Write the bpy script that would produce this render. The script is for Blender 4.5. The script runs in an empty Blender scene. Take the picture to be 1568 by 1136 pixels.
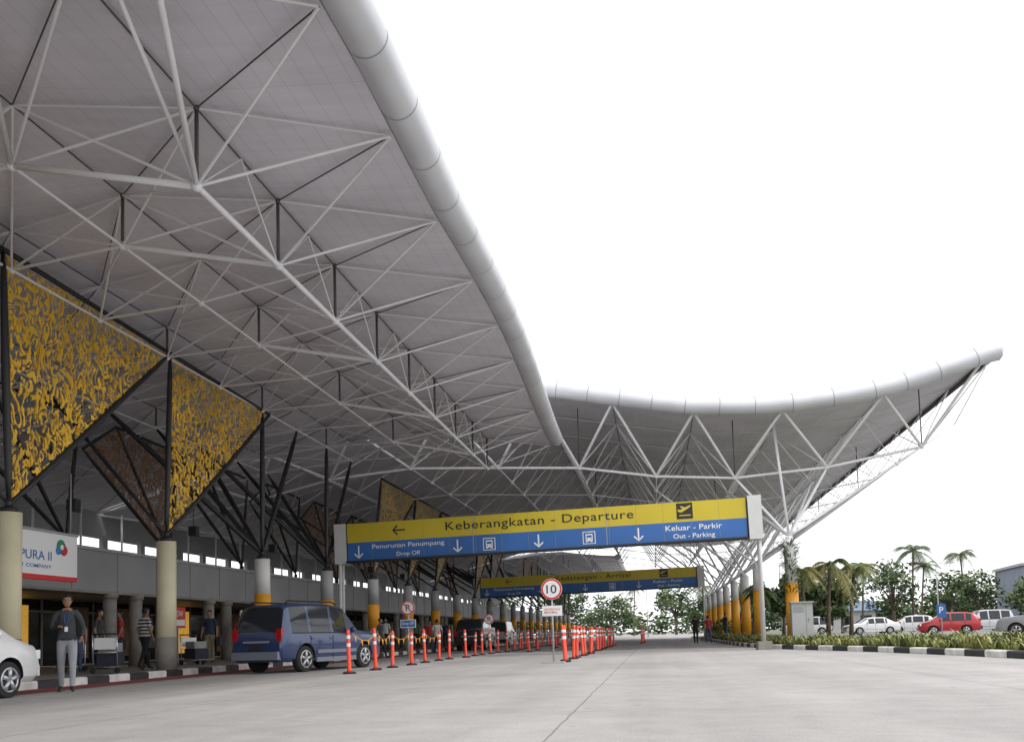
import bpy, math, random, bmesh
from mathutils import Vector, Matrix, Quaternion
random.seed(7)
R=random.Random(11)
scene=bpy.context.scene
COL=scene.collection
V=Vector
# ------------------------------------------------------------------ materials
def mat(name,col,rough=.6,metal=0.,var=.0,scale=3.,bump=0.,coat=0.,spec=None,emit=0.):
    m=bpy.data.materials.new(name); m.use_nodes=True
    nt=m.node_tree; b=nt.nodes['Principled BSDF']
    b.inputs['Base Color'].default_value=(*col,1); b.inputs['Roughness'].default_value=rough
    b.inputs['Metallic'].default_value=metal
    if coat: b.inputs['Coat Weight'].default_value=coat
    if emit: b.inputs['Emission Color'].default_value=(*col,1); b.inputs['Emission Strength'].default_value=emit
    if spec is not None: b.inputs['Specular IOR Level'].default_value=spec
    if var or bump:
        tc=nt.nodes.new('ShaderNodeNewGeometry')
        n=nt.nodes.new('ShaderNodeTexNoise'); n.inputs['Scale'].default_value=scale; n.inputs['Detail'].default_value=5
        nt.links.new(tc.outputs['Position'],n.inputs['Vector'])
        if var:
            mr=nt.nodes.new('ShaderNodeMapRange'); mr.inputs['From Min'].default_value=.3; mr.inputs['From Max'].default_value=.7
            mr.inputs['To Min'].default_value=1-var; mr.inputs['To Max'].default_value=1+var
            nt.links.new(n.outputs['Fac'],mr.inputs['Value'])
            mx=nt.nodes.new('ShaderNodeVectorMath'); mx.operation='SCALE'; mx.inputs[0].default_value=col
            nt.links.new(mr.outputs['Result'],mx.inputs['Scale']); nt.links.new(mx.outputs['Vector'],b.inputs['Base Color'])
        if bump:
            bp=nt.nodes.new('ShaderNodeBump'); bp.inputs['Strength'].default_value=bump; bp.inputs['Distance'].default_value=.02
            nt.links.new(n.outputs['Fac'],bp.inputs['Height']); nt.links.new(bp.outputs['Normal'],b.inputs['Normal'])
    return m
class NB:
    def __init__(s,m): s.nt=m.node_tree; s.b=s.nt.nodes.get('Principled BSDF')
    def n(s,t,**k):
        x=s.nt.nodes.new(t)
        for a,v in k.items(): setattr(x,a,v)
        return x
    def l(s,a,b): s.nt.links.new(a,b)
    def math(s,op,a,b=None,c=None):
        x=s.n('ShaderNodeMath',operation=op)
        for i,q in enumerate((a,b,c)):
            if q is None: continue
            if isinstance(q,(int,float)): x.inputs[i].default_value=q
            else: s.l(q,x.inputs[i])
        return x.outputs[0]
    def noise(s,vec,scale,detail=4,dist=0.):
        x=s.n('ShaderNodeTexNoise'); x.inputs['Scale'].default_value=scale; x.inputs['Detail'].default_value=detail; x.inputs['Distortion'].default_value=dist
        s.l(vec,x.inputs['Vector']); return x.outputs['Fac']
    def mr(s,v,a,b,c,d):
        x=s.n('ShaderNodeMapRange'); s.l(v,x.inputs['Value'])
        for k,q in zip(('From Min','From Max','To Min','To Max'),(a,b,c,d)): x.inputs[k].default_value=q
        return x.outputs['Result']
    def scalecol(s,col,f):
        x=s.n('ShaderNodeVectorMath',operation='SCALE'); x.inputs[0].default_value=col; s.l(f,x.inputs['Scale']); return x.outputs['Vector']
def concrete_road():
    m=mat('road_concrete',(.4,.4,.4),.85); q=NB(m)
    g=q.n('ShaderNodeNewGeometry'); sp=q.n('ShaderNodeSeparateXYZ'); q.l(g.outputs['Position'],sp.inputs[0])
    wob=q.math('MULTIPLY',q.math('SUBTRACT',q.noise(g.outputs['Position'],1.5,6),.5),.05)
    def joint(sock,off,per,w):
        a=q.math('DIVIDE',q.math('ADD',q.math('ADD',sock,wob),off),per)
        f=q.math('ABSOLUTE',q.math('SUBTRACT',q.math('FRACT',q.math('ADD',a,.5)),.5))
        return q.math('LESS_THAN',f,w/per)
    j1=joint(sp.outputs['X'],.85,5.05,.010); j2=joint(sp.outputs['Y'],1.2,5.3,.006)
    j=q.math('MAXIMUM',j1,q.math('MULTIPLY',j2,.5))
    big=q.mr(q.noise(g.outputs['Position'],.25,5,.5),.3,.7,.84,1.10)
    mid=q.mr(q.noise(g.outputs['Position'],2.2,6,.3),.3,.7,.92,1.06)
    sm=q.mr(q.noise(g.outputs['Position'],60,3),.3,.7,.86,1.14)
    mp=q.n('ShaderNodeMapping'); mp.inputs['Scale'].default_value=(.9,.03,1); q.l(g.outputs['Position'],mp.inputs['Vector'])
    lane=q.mr(q.noise(mp.outputs['Vector'],1.0,4),.35,.65,.9,1.07)
    spots=q.math('GREATER_THAN',q.noise(g.outputs['Position'],3.1,2),.735)
    wv=q.math('SINE',q.math('MULTIPLY',sp.outputs['Y'],70.))
    gro=q.mr(wv,-1,1,.96,1.03)
    f=q.math('MULTIPLY',q.math('MULTIPLY',big,mid),q.math('MULTIPLY',q.math('MULTIPLY',sm,lane),gro))
    f=q.math('MULTIPLY',f,q.math('SUBTRACT',1,q.math('MULTIPLY',j,.45)))
    f=q.math('MULTIPLY',f,q.math('SUBTRACT',1,q.math('MULTIPLY',spots,.25)))
    q.l(q.scalecol((.395,.38,.37),f),q.b.inputs['Base Color'])
    bp=q.n('ShaderNodeBump'); bp.inputs['Strength'].default_value=.35; bp.inputs['Distance'].default_value=.01
    q.l(q.math('ADD',wv,q.math('MULTIPLY',q.noise(g.outputs['Position'],60,3),2)),bp.inputs['Height']); q.l(bp.outputs['Normal'],q.b.inputs['Normal'])
    return m
def roof_mat():
    m=mat('roof_deck',(.5,.48,.51),.6); q=NB(m)
    g=q.n('ShaderNodeNewGeometry'); sp=q.n('ShaderNodeSeparateXYZ'); q.l(g.outputs['Position'],sp.inputs[0])
    a=q.math('FRACT',q.math('DIVIDE',sp.outputs['X'],.33)); st=q.math('LESS_THAN',a,.06)
    a2=q.math('FRACT',q.math('DIVIDE',sp.outputs['Y'],3.0)); st2=q.math('LESS_THAN',a2,.006)
    big=q.mr(q.noise(g.outputs['Position'],.5,5,.3),.3,.7,.88,1.08)
    mp=q.n('ShaderNodeMapping'); mp.inputs['Scale'].default_value=(.5,7,.5); q.l(g.outputs['Position'],mp.inputs['Vector'])
    stn=q.mr(q.noise(mp.outputs['Vector'],1.0,3),.3,.7,.96,1.04)
    f=q.math('MULTIPLY',q.math('MULTIPLY',big,stn),q.math('SUBTRACT',1,q.math('MULTIPLY',q.math('MAXIMUM',st,st2),.12)))
    q.l(q.scalecol((.67,.65,.705),f),q.b.inputs['Base Color'])
    return m
def ornament_mat(name,col,thr=.5):
    m=mat(name,col,.55); q=NB(m); g=q.n('ShaderNodeNewGeometry')
    mp=q.n('ShaderNodeMapping'); mp.inputs['Rotation'].default_value=(math.radians(35),0,0); mp.inputs['Scale'].default_value=(1,1,.6); q.l(g.outputs['Position'],mp.inputs['Vector'])
    n=q.noise(mp.outputs['Vector'],1.9,1.0,1.0)
    fr=q.math('PINGPONG',q.math('MULTIPLY',n,10.0),.5)
    n2=q.noise(mp.outputs['Vector'],7.5,1.0,1.3)
    v=q.math('ADD',q.math('MULTIPLY',fr,2.),q.math('MULTIPLY',q.math('SUBTRACT',n2,.5),3.2))
    mask=q.math('GREATER_THAN',v,thr)
    tr=q.n('ShaderNodeBsdfTransparent'); mx=q.n('ShaderNodeMixShader')
    out=[x for x in q.nt.nodes if x.type=='OUTPUT_MATERIAL'][0]
    q.l(mask,mx.inputs[0]); q.l(tr.outputs[0],mx.inputs[1]); q.l(q.b.outputs[0],mx.inputs[2]); q.l(mx.outputs[0],out.inputs['Surface'])
    f=q.mr(q.noise(g.outputs['Position'],.9,3),.3,.7,.75,1.15); q.l(q.scalecol(col,f),q.b.inputs['Base Color'])
    return m
M={}
M['road']=concrete_road(); M['roof']=roof_mat()
M['rooftop']=mat('roof_top_metal',(.6,.61,.63),.45,.3,.05)
M['pipe']=mat('white_painted_steel',(.78,.78,.80),.4,0,.06,1.5)
M['edge']=mat('edge_tube_cladding',(.60,.61,.645),.42,.15,.08,.8)
M['seam']=mat('seam_grey',(.3,.3,.32),.6)
M['postdk']=mat('dark_strut',(.09,.08,.08),.5)
M['black']=mat('black_steel',(.016,.016,.018),.45)
M['beige']=mat('beige_paint',(.60,.55,.38),.55,0,.07,2)
M['colgrey']=mat('column_grey',(.38,.39,.39),.55,0,.08,2)
M['colwhite']=mat('column_white',(.70,.70,.68),.5,0,.05,2)
M['orange']=mat('column_orange',(.76,.34,.02),.5,0,.08,3)
M['concdk']=mat('concrete_column',(.25,.235,.21),.8,0,.15,3)
M['fascia']=mat('fascia_panel',(.31,.31,.32),.5,0,.08,.7)
M['glassdk']=mat('dark_glass',(.012,.014,.017),.08,0)
M['wood']=mat('brown_panel',(.16,.09,.045),.5,0,.2,2)
M['gold']=mat('gold_display',(.7,.38,.06),.4,.0,.4,4,emit=.5)
M['pave']=mat('pavement_tile',(.22,.20,.18),.7,0,.12,1.5)
M['kw']=mat('kerb_white',(.66,.66,.63),.7,0,.2,4); M['kb']=mat('kerb_black',(.03,.03,.033),.6,0,.35,4)
M['redp']=mat('red_road_paint',(.24,.045,.05),.8,0,.3,3)
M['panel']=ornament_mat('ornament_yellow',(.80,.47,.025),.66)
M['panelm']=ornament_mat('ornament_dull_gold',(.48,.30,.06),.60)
M['panel_shaded']=ornament_mat('ornament_shaded',(.22,.125,.07),.50)  # ornament panels under the roof: their shade is put into the dark brown colour
M['yel']=mat('sign_yellow',(.55,.43,.02),.4,0,.06,.6); M['blu']=mat('sign_blue',(.028,.13,.40),.4,0,.08,.6)
M['blk']=mat('sign_black',(.012,.012,.012),.5); M['wht']=mat('sign_white',(.78,.78,.78),.4)
M['signw']=mat('sign_end_white',(.58,.59,.58),.5,0,.05,2)
M['red']=mat('sign_red',(.6,.02,.02),.4)
M['bol']=mat('bollard_red_orange',(.82,.075,.035),.45,0,.1,5)
M['rub']=mat('rubber',(.02,.02,.02),.8); M['rim']=mat('alloy_rim',(.55,.56,.58),.3,.6)
M['cglass']=mat('car_glass',(.02,.024,.03),.06,0); M['chrome']=mat('chrome',(.6,.6,.62),.2,.8)
M['tail']=mat('tail_light',(.45,.01,.01),.2); M['head']=mat('head_light',(.75,.77,.8),.15,.2)
M['plate']=mat('number_plate',(.03,.03,.03),.5)
M['grass']=mat('grass_ground',(.13,.14,.045),.95,0,.35,2,.5)
M['lawn']=mat('ground_soil',(.17,.17,.12),.95,0,.25,.3)
M['lot']=mat('parking_asphalt',(.24,.24,.235),.9,0,.12,.6)
M['bark']=mat('bark',(.13,.10,.075),.9,0,.3,8,.6)
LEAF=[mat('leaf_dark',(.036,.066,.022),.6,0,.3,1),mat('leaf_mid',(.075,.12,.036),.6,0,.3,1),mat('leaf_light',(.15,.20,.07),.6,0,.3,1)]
SHR=[mat('shrub_dark',(.07,.10,.025),.6,0,.3,3),mat('shrub_mid',(.18,.21,.055),.6,0,.3,3),mat('shrub_light',(.36,.36,.13),.6,0,.3,3)]
PALM=[mat('palm_dark',(.035,.07,.02),.5),mat('palm_mid',(.09,.13,.035),.5,0,.3,2),mat('palm_yellow',(.30,.27,.09),.6,0,.3,2)]
# ------------------------------------------------------------------ mesh builder
class MB:
    def __init__(s): s.v=[];s.f=[];s.m=[];s.s=[]
    def add(s,vs,fs,mi=0,sm=False):
        o=len(s.v); s.v.extend([tuple(x) for x in vs])
        for f in fs: s.f.append(tuple(i+o for i in f)); s.m.append(mi); s.s.append(sm)
    def box(s,c,d,mi=0,rz=0.,Mx=None):
        hx,hy,hz=d[0]/2,d[1]/2,d[2]/2
        vs=[V((x,y,z)) for x in(-hx,hx) for y in(-hy,hy) for z in(-hz,hz)]
        if rz: r=Matrix.Rotation(rz,3,'Z'); vs=[r@v for v in vs]
        if Mx is not None: vs=[Mx@v for v in vs]
        c=V(c); vs=[v+c for v in vs]
        s.add(vs,[(0,1,3,2),(4,6,7,5),(0,4,5,1),(2,3,7,6),(0,2,6,4),(1,5,7,3)],mi)
    def sweep(s,pts,rad,mi=0,n=8,cap=True):
        pts=[V(p) for p in pts]
        if not isinstance(rad,(list,tuple)): rad=[rad]*len(pts)
        up=None; vs=[]
        for i,p in enumerate(pts):
            d=(pts[min(i+1,len(pts)-1)]-pts[max(i-1,0)])
            if d.length<1e-7: d=V((0,0,1))
            d.normalize()
            if up is None:
                a=V((0,0,1)) if abs(d.z)<.95 else V((1,0,0)); up=d.cross(a).normalized()
            up=(up-d*up.dot(d)).normalized(); w=d.cross(up)
            for k in range(n):
                t=2*math.pi*k/n; vs.append(p+(up*math.cos(t)+w*math.sin(t))*rad[i])
        fs=[]
        for i in range(len(pts)-1):
            for k in range(n): fs.append((i*n+k,i*n+(k+1)%n,(i+1)*n+(k+1)%n,(i+1)*n+k))
        s.add(vs,fs,mi,True)
        if cap:
            o=len(s.v)-len(vs)
            s.f.append(tuple(o+k for k in range(n))[::-1]); s.m.append(mi); s.s.append(False)
            s.f.append(tuple(o+(len(pts)-1)*n+k for k in range(n))); s.m.append(mi); s.s.append(False)
    def tube(s,p,q,r,mi=0,r2=None,n=7,cap=True): s.sweep([p,q],[r,r if r2 is None else r2],mi,n,cap)
    def ball(s,c,r,mi=0,u=8,w=5,sc=(1,1,1)):
        c=V(c); vs=[c+V((0,0,r*sc[2]))]
        for i in range(1,w):
            a=math.pi*i/w
            for k in range(u):
                b=2*math.pi*k/u; vs.append(c+V((r*math.sin(a)*math.cos(b)*sc[0],r*math.sin(a)*math.sin(b)*sc[1],r*math.cos(a)*sc[2])))
        vs.append(c-V((0,0,r*sc[2]))); fs=[]
        for k in range(u): fs.append((0,1+k,1+(k+1)%u))
        for i in range(w-2):
            for k in range(u): fs.append((1+i*u+k,1+(i+1)*u+k,1+(i+1)*u+(k+1)%u,1+i*u+(k+1)%u))
        L=len(vs)-1
        for k in range(u): fs.append((L,1+(w-2)*u+(k+1)%u,1+(w-2)*u+k))
        s.add(vs,fs,mi,True)
    def quad(s,a,b,c,d,mi=0): s.add([a,b,c,d],[(0,1,2,3)],mi)
    def mesh(s,name):
        me=bpy.data.meshes.new(name); me.from_pydata(s.v,[],s.f)
        me.polygons.foreach_set('material_index',s.m); me.polygons.foreach_set('use_smooth',s.s); me.update(); return me
    def obj(s,name,mats,parent=None,loc=(0,0,0),rz=0.):
        me=s.mesh(name)
        for m in mats: me.materials.append(m)
        o=bpy.data.objects.new(name,me); COL.objects.link(o); o.location=loc; o.rotation_euler=(0,0,rz)
        if parent: o.parent=parent
        return o
def empty(name,loc=(0,0,0),rz=0.):
    o=bpy.data.objects.new(name,None); COL.objects.link(o); o.location=loc; o.rotation_euler=(0,0,rz); return o
def text(parent,name,s,c,w,h,m,rot=(math.pi/2,0,0),sp=1.0):
    cu=bpy.data.curves.new(name,'FONT'); cu.body=s; cu.size=1; cu.align_x='LEFT'; cu.offset=.006; cu.space_character=sp
    t=bpy.data.objects.new(name,cu); COL.objects.link(t)
    bpy.context.view_layer.update(); dg=bpy.context.evaluated_depsgraph_get()
    me=bpy.data.meshes.new_from_object(t.evaluated_get(dg)); bpy.data.objects.remove(t)
    xs=[v.co.x for v in me.vertices]; ys=[v.co.y for v in me.vertices]
    sx=w/(max(xs)-min(xs)); sy=h/(max(ys)-min(ys)) if h else sx
    mx,my=(max(xs)+min(xs))/2,(max(ys)+min(ys))/2
    for v in me.vertices: v.co=V(((v.co.x-mx)*sx,(v.co.y-my)*sy,0))
    me.materials.clear(); me.materials.append(m)
    o=bpy.data.objects.new(name,me); COL.objects.link(o); o.location=c; o.rotation_euler=rot; o.parent=parent; return o
# ------------------------------------------------------------------ ground
b=MB(); b.quad((-900,-300,0),(900,-300,0),(900,1500,0),(-900,1500,0)); b.obj('ground',[M['lawn']])
b=MB(); b.quad((-12.1,-30,.004),(12,-30,.004),(12,260,.004),(-12.1,260,.004)); b.obj('road',[M['road']])
b=MB(); b.quad((12,-30,.006),(70,-30,.006),(70,118,.006),(12,118,.006)); b.obj('parking_lot',[M['lot']])
b=MB(); b.quad((-12.05,6,.010),(-11.0,6,.010),(-11.0,110,.010),(-12.05,110,.010)); b.obj('red_lane_marking',[M['redp']])
b=MB(); b.box((-19.2,80,.07),(13.8,200,.15)); b.obj('pavement',[M['pave']])
def kerb(name,pts,seg,w=.22,h=.17):
    b=MB(); pts=[V((*p,0)) for p in pts]
    out=[pts[0]]; acc=0; i=0; cur=pts[0]
    while i<len(pts)-1:
        d=(pts[i+1]-cur).length
        if acc+d>=seg:
            cur=cur+(pts[i+1]-cur).normalized()*(seg-acc); out.append(cur); acc=0
        else: acc+=d; i+=1; cur=pts[i]
    for k in range(len(out)-1):
        a,c=out[k],out[k+1]; d=(c-a); n=V((d.y,-d.x,0)).normalized()*w/2; mi=k%2
        bev=.03
        P=[]
        for p in (a,c):
            P+= [p-n,p-n+V((0,0,h-bev)),p-n*(1-bev*2/w)+V((0,0,h)),p+n*(1-bev*2/w)+V((0,0,h)),p+n+V((0,0,h-bev)),p+n]
        b.add(P,[(j,j+1,j+7,j+6) for j in range(5)]+[(0,1,2,3,4,5),(6,7,8,9,10,11)],mi)
    return b.obj(name,[M['kw'],M['kb']])
kerb('striped_kerb',[(-12.12,6),(-12.12,120)],.8)
def catm(pts,n):
    out=[]
    for i in range(len(pts)-1):
        p0=V(pts[max(i-1,0)]);p1=V(pts[i]);p2=V(pts[i+1]);p3=V(pts[min(i+2,len(pts)-1)])
        for k in range(n):
            t=k/n; out.append(.5*((2*p1)+(p2-p0)*t+(2*p0-5*p1+4*p2-p3)*t*t+(3*p1-p0-3*p2+p3)*t**3))
    out.append(V(pts[-1])); return out
isl=[tuple(p)[:2] for p in catm([(3.9,100,0),(3.9,70,0),(3.9,48,0),(4.2,38,0),(5.2,33.3,0),(6.4,29,0),(7.3,24,0),(7.9,19,0),(8.6,12,0)],8)]
kerb('island_kerb',isl,1.0)
b=MB()
vs=[(x+.05,y,.145) for x,y in isl]+[(x+7,y,.145) for x,y in isl]; n=len(isl)
b.add(vs,[(i,i+1,n+i+1,n+i) for i in range(n-1)]); b.obj('grass_island',[M['grass']])
b=MB()
def islx(y):
    for i in range(len(isl)-1):
        if isl[i][1]>=y>=isl[i+1][1]:
            t=(isl[i][1]-y)/(isl[i][1]-isl[i+1][1]+1e-9); return isl[i][0]*(1-t)+isl[i+1][0]*t
    return isl[-1][0]
for i in range(6500):
    y=14+R.random()**1.3*58; x=islx(y)+.30+R.random()*(2.2 if y<40 else 1.2)
    hh=(.15+.18*R.random())*(1+.4*math.sin(y*1.7+x)*math.cos(x*2.1)); 
    a=R.random()*6.28; k=R.choice((0,1,1,2,2))
    for j in range(4):
        a2=a+j*1.6+R.random(); l=hh*(.7+.6*R.random()); dx,dy=math.cos(a2),math.sin(a2); w=.014+.016*R.random()
        p=V((x,y,.14)); q=p+V((dx*l*.35,dy*l*.35,l*.75)); e=p+V((dx*l*.8,dy*l*.8,l*(.75+.3*R.random())))
        s=V((-dy,dx,0))*w
        b.add([p-s,p+s,q+s,q-s,e],[(0,1,2,3),(3,2,4)],k)
b.obj('border_shrubs',SHR)
# ------------------------------------------------------------------ canopies
canopy=empty('terminal_canopy_roof')
rowsA=[(-3.95,8.68,None,1.3),(-6.5,8.9,7.6,.35),(-9.6,9.35,8.28,.4),(-12.6,9.35,8.45,1.3),(-16.4,8.9,8.1,1.3),(-20.3,8.0,7.3,1.3),(-24.6,6.8,None,1.3)]
bottoms=[]
def xT(y): 
    if y>60: return -3.95
    return -4.05+.40*math.exp(-((y-22)/9.5)**2)+(.16 if y<12 else 0.16*max(0,(16-y)/4) if y<16 else 0)
def canopyA(tag,y0,y1):
    k0=int(math.floor(y0/3)); k1=int(math.ceil(y1/3))
    rb=MB(); fr=MB(); ks=list(range(k0,k1+1)); near=tag=='near'
    def yy(k,off): return min(max(off+3*k,y0),y1)
    grid=[]
    for (x,zt,zb,off) in rowsA:
        row=[]
        for k in ks:
            for h in (0,.5):
                y=yy(k+h,off); row.append(V((xT(y) if x>-4 else x,y,zt-(.03 if (h and zb) else 0))))
        grid.append(row)
    def emit(dz,flip,mi):
        vs=[];n=len(grid[0])
        rows=[]
        for i,r in enumerate(grid):
            rows.append(r)
            if i<len(grid)-1:
                rows.append([ (a+c)/2+V((0,0,.0 if j%2 else -.03)) for j,(a,c) in enumerate(zip(r,grid[i+1]))])
        for r in rows: vs+= [p+V((0,0,dz)) for p in r]
        fs=[]
        for i in range(len(rows)-1):
            for j in range(n-1):
                q=(i*n+j,i*n+j+1,(i+1)*n+j+1,(i+1)*n+j)
                t=[(q[0],q[1],q[2]),(q[0],q[2],q[3])] if (i+j)%2 else [(q[0],q[1],q[3]),(q[1],q[2],q[3])]
                if flip: t=[x[::-1] for x in t]
                fs+=t
        rb.add(vs,fs,mi)
        return rows
    rows=emit(0,False,0); emit(.28,True,1)
    for e in (0,len(grid[0])-1):
        for i in range(len(rows)-1):
            a,c=rows[i][e],rows[i+1][e]; rb.quad(a,c,c+V((0,0,.28)),a+V((0,0,.28)),0)
    for r in (rows[0],rows[-1]):
        for j in range(len(r)-1): rb.quad(r[j],r[j+1],r[j+1]+V((0,0,.28)),r[j]+V((0,0,.28)),0)
    rb.obj('roof_sheet_'+tag,[M['roof'],M['rooftop']],canopy)
    def node(ri,k,bot):
        x,zt,zb,off=rowsA[ri]; y=off+3*k
        return V((xT(y) if ri==0 else x,y,zb if bot else zt-.09))
    def ok(k,ri): y=rowsA[ri][3]+3*k; return y0-.01<=y<=y1+.01
    for ri in range(len(rowsA)):
        x,zt,zb,off=rowsA[ri]
        for k in ks:
            if not ok(k,ri): continue
            T=node(ri,k,False)
            if ok(k+1,ri) and 0<ri: fr.tube(T,node(ri,k+1,False),.016,1,n=5,cap=False)
            if ri<len(rowsA)-1:
                for dk in (0,1):
                    if ok(k+dk,ri+1): fr.tube(T,node(ri+1,k+dk,False),.013 if dk else .020,0 if dk==0 else 1,n=5,cap=False)
            if zb:
                B=node(ri,k,True); bottoms.append(B)
                big=ri==1; yk=B.y
                first=near and ri in(1,2) and yk<10.5
                if first: continue
                fr.ball(B,.085,0)
                if ok(k+1,ri): fr.tube(B,node(ri,k+1,True),.052 if big else .030,0,cap=False)
                if ri in(1,) or k%2==1 : fr.tube(B,T,.032,1); fr.ball(T,.05,1)
                for ri2,dks in ((ri-1,(0,-1)),(ri+1,(0,1)),(ri,(-1,1))):
                    if not 0<=ri2<len(rowsA): continue
                    for dk in dks:
                        if ok(k+dk,ri2):
                            Q=node(ri2,k+dk,False)
                            if ri2==ri:
                                if ri>1: continue
                                Q=(Q+T)/2
                            fr.tube(B,Q,.025 if ri2!=ri else .016,0,n=6,cap=False)
                if ri<len(rowsA)-2 and ok(k,ri+1) and (ri!=1 or k%2==1): fr.tube(B,node(ri+1,k,True),(.048 if ri==1 else .030),0,cap=False)
    if near:
        n0=min([p for p in bottoms if abs(p.x+6.5)<.1],key=lambda p:abs(p.y-12.35))
        n1=min([p for p in bottoms if abs(p.x+9.6)<.1],key=lambda p:abs(p.y-12.4))
        fr.tube(n0,(-5.0,8.2,8.82),.045,0); fr.tube(n0,(-5.7,8.0,8.90),.032,0)
        fr.tube(n1,(-7.6,8.9,9.10),.045,0); fr.tube(n1,n0,.05,0)
    fr.obj('space_frame_'+tag,[M['pipe'],M['postdk']],canopy)
    tb=MB(); cz=rowsA[0][1]+.14; r=.29
    P=[]; y=y0-.2
    while y<y1-.3: P.append(V((xT(y)+.27,y,cz))); y+=1.5
    nn=len(P); rr=[r]*nn
    for dy,f in ((-.3,1),(-.05,.93),(.15,.7),(.22,.25)): P.append(V((xT(y1)+.27,y1+dy,cz))); rr.append(r*f)
    tb.sweep(P,rr,0,28)
    for p in P[1:nn]: tb.sweep([p+V((0,-.010,0)),p+V((0,.010,0))],r+.004,1,28,False)
    tb.obj('edge_tube_'+tag,[M['edge'],M['seam']],canopy)
canopyA('near',-8,37.3)
canopyA('far',98,152)
XB=[-24.6,-20,-16.4,-12.6,-8.6,-4.6,-1.4,1.9,5.4,9.3,13.0]
ZB=[6.8,8.1,9.0,9.9,10.6,10.95,10.35,9.75,9.6,10.0,11.0]
XM=[-22.3,-18,-14.4,-10.6,-6.6,-3.0,.3,3.6,7.4,11.2]
ZM=[6.4,7.3,8.1,8.4,8.2,8.0,7.45,7.2,7.45,8.1]
NY=15; DY=4.0; YB=37.6
def canopyB():
    rb=MB(); fr=MB()
    P=catm([(x,0,z) for x,z in zip(XB,ZB)],3); P.append(V((13.35,0,11.1)))
    ny=NY*2+1
    for dz,fl,mi in ((0,False,0),(.3,True,1)):
        vs=[];fs=[]; n=ny
        for i,p in enumerate(P):
            for j in range(ny):
                vs.append(V((p.x,YB+j*DY/2,p.z+dz+(.07 if (j%2) else 0)*(1 if i%3 else -0.2))))
        for i in range(len(P)-1):
            for j in range(n-1):
                q=(i*n+j,i*n+j+1,(i+1)*n+j+1,(i+1)*n+j)
                t=[(q[0],q[1],q[2]),(q[0],q[2],q[3])] if (i+j)%2 else [(q[0],q[1],q[3]),(q[1],q[2],q[3])]
                if fl: t=[x[::-1] for x in t]
                fs+=t
        rb.add(vs,fs,mi)
    for i in range(len(P)-1):
        for y in (YB,YB+NY*DY):
            a,c=P[i]+V((0,y,0)),P[i+1]+V((0,y,0)); rb.quad(a,c,c+V((0,0,.3)),a+V((0,0,.3)),2)
    e=P[-1]
    rb.box((e.x,YB+NY*DY/2,e.z+.10),(.10,NY*DY,.55),3)
    rb.obj('roof_sheet_wing',[M['roof'],M['rooftop'],M['fascia'],M['postdk']],canopy)
    T=lambda i,j: V((XB[i],YB+j*DY,ZB[i]-.08)); B=lambda i,j: V((XM[i],YB+2+j*DY,ZM[i]))
    last=len(XM)-1
    for i in range(len(XB)):
        for j in range(NY+1):
            if i<len(XB)-1: fr.tube(T(i,j),T(i+1,j),.020,0,n=5,cap=False)
            if j<NY: fr.tube(T(i,j),T(i,j+1),.018,1,n=5,cap=False)
    for i in range(len(XM)):
        for j in range(NY):
            p=B(i,j); bottoms.append(p); fr.ball(p,.10,0)
            thin=.65 if i==last and j>0 else 1.
            for di in(0,1):
                for dj in(0,1):
                    fr.tube(p,T(i+di,j+dj),.062 if (j==0 and dj==0) else .026*thin,0,n=6,cap=False)
            if i<last and (j==0 or j%2==0): fr.tube(p,B(i+1,j),.062 if j==0 else .028,0,cap=False)
            if j<NY-1: fr.tube(p,B(i,j+1),.030*thin,0,cap=False)
            if j%3==0 and i in(5,7,9): fr.tube(p,V((XM[i],p.y,(ZB[i]+ZB[i+1])/2)),.026,1,n=6)
    fr.tube(B(9,0),(13.3,YB+.1,10.95),.03,0); fr.tube(B(9,0),(12.9,YB+3.2,9.2),.02,0); fr.tube((12.9,YB+3.2,9.2),(13.3,YB+.1,10.95),.02,0)
    fr.obj('space_frame_wing',[M['pipe'],M['postdk']],canopy)
    tb=MB(); C=catm([(-7.5,0,11.0)]+[(x,0,z+.15) for x,z in zip(XB[5:],ZB[5:])]+[(13.75,0,11.28)],10)
    C=[V((p.x,YB-.12,p.z)) for p in C]; r=.35; n=len(C)
    rad=[r]*n
    for k in range(4): rad[n-1-k]=r*(.45+.55*math.sqrt(k/4))
    tb.sweep(C,rad,0,28)
    acc=0
    for i in range(1,n-4):
        d=(C[i]-C[i-1]).length; acc+=d
        if acc>1.2:
            acc=0; t=(C[i]-C[i-1]).normalized(); tb.sweep([C[i]-t*.015,C[i]+t*.015],r+.005,1,28,False)
            tb.box(C[i]+V((0,0,r+.02)),(.05,.05,.06),1)
    tb.obj('edge_tube_wing',[M['edge'],M['seam']],canopy)
canopyB()
def nearest(x,y):
    return min(bottoms,key=lambda p:(p.x-x)**2+(p.y-y)**2)
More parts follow.
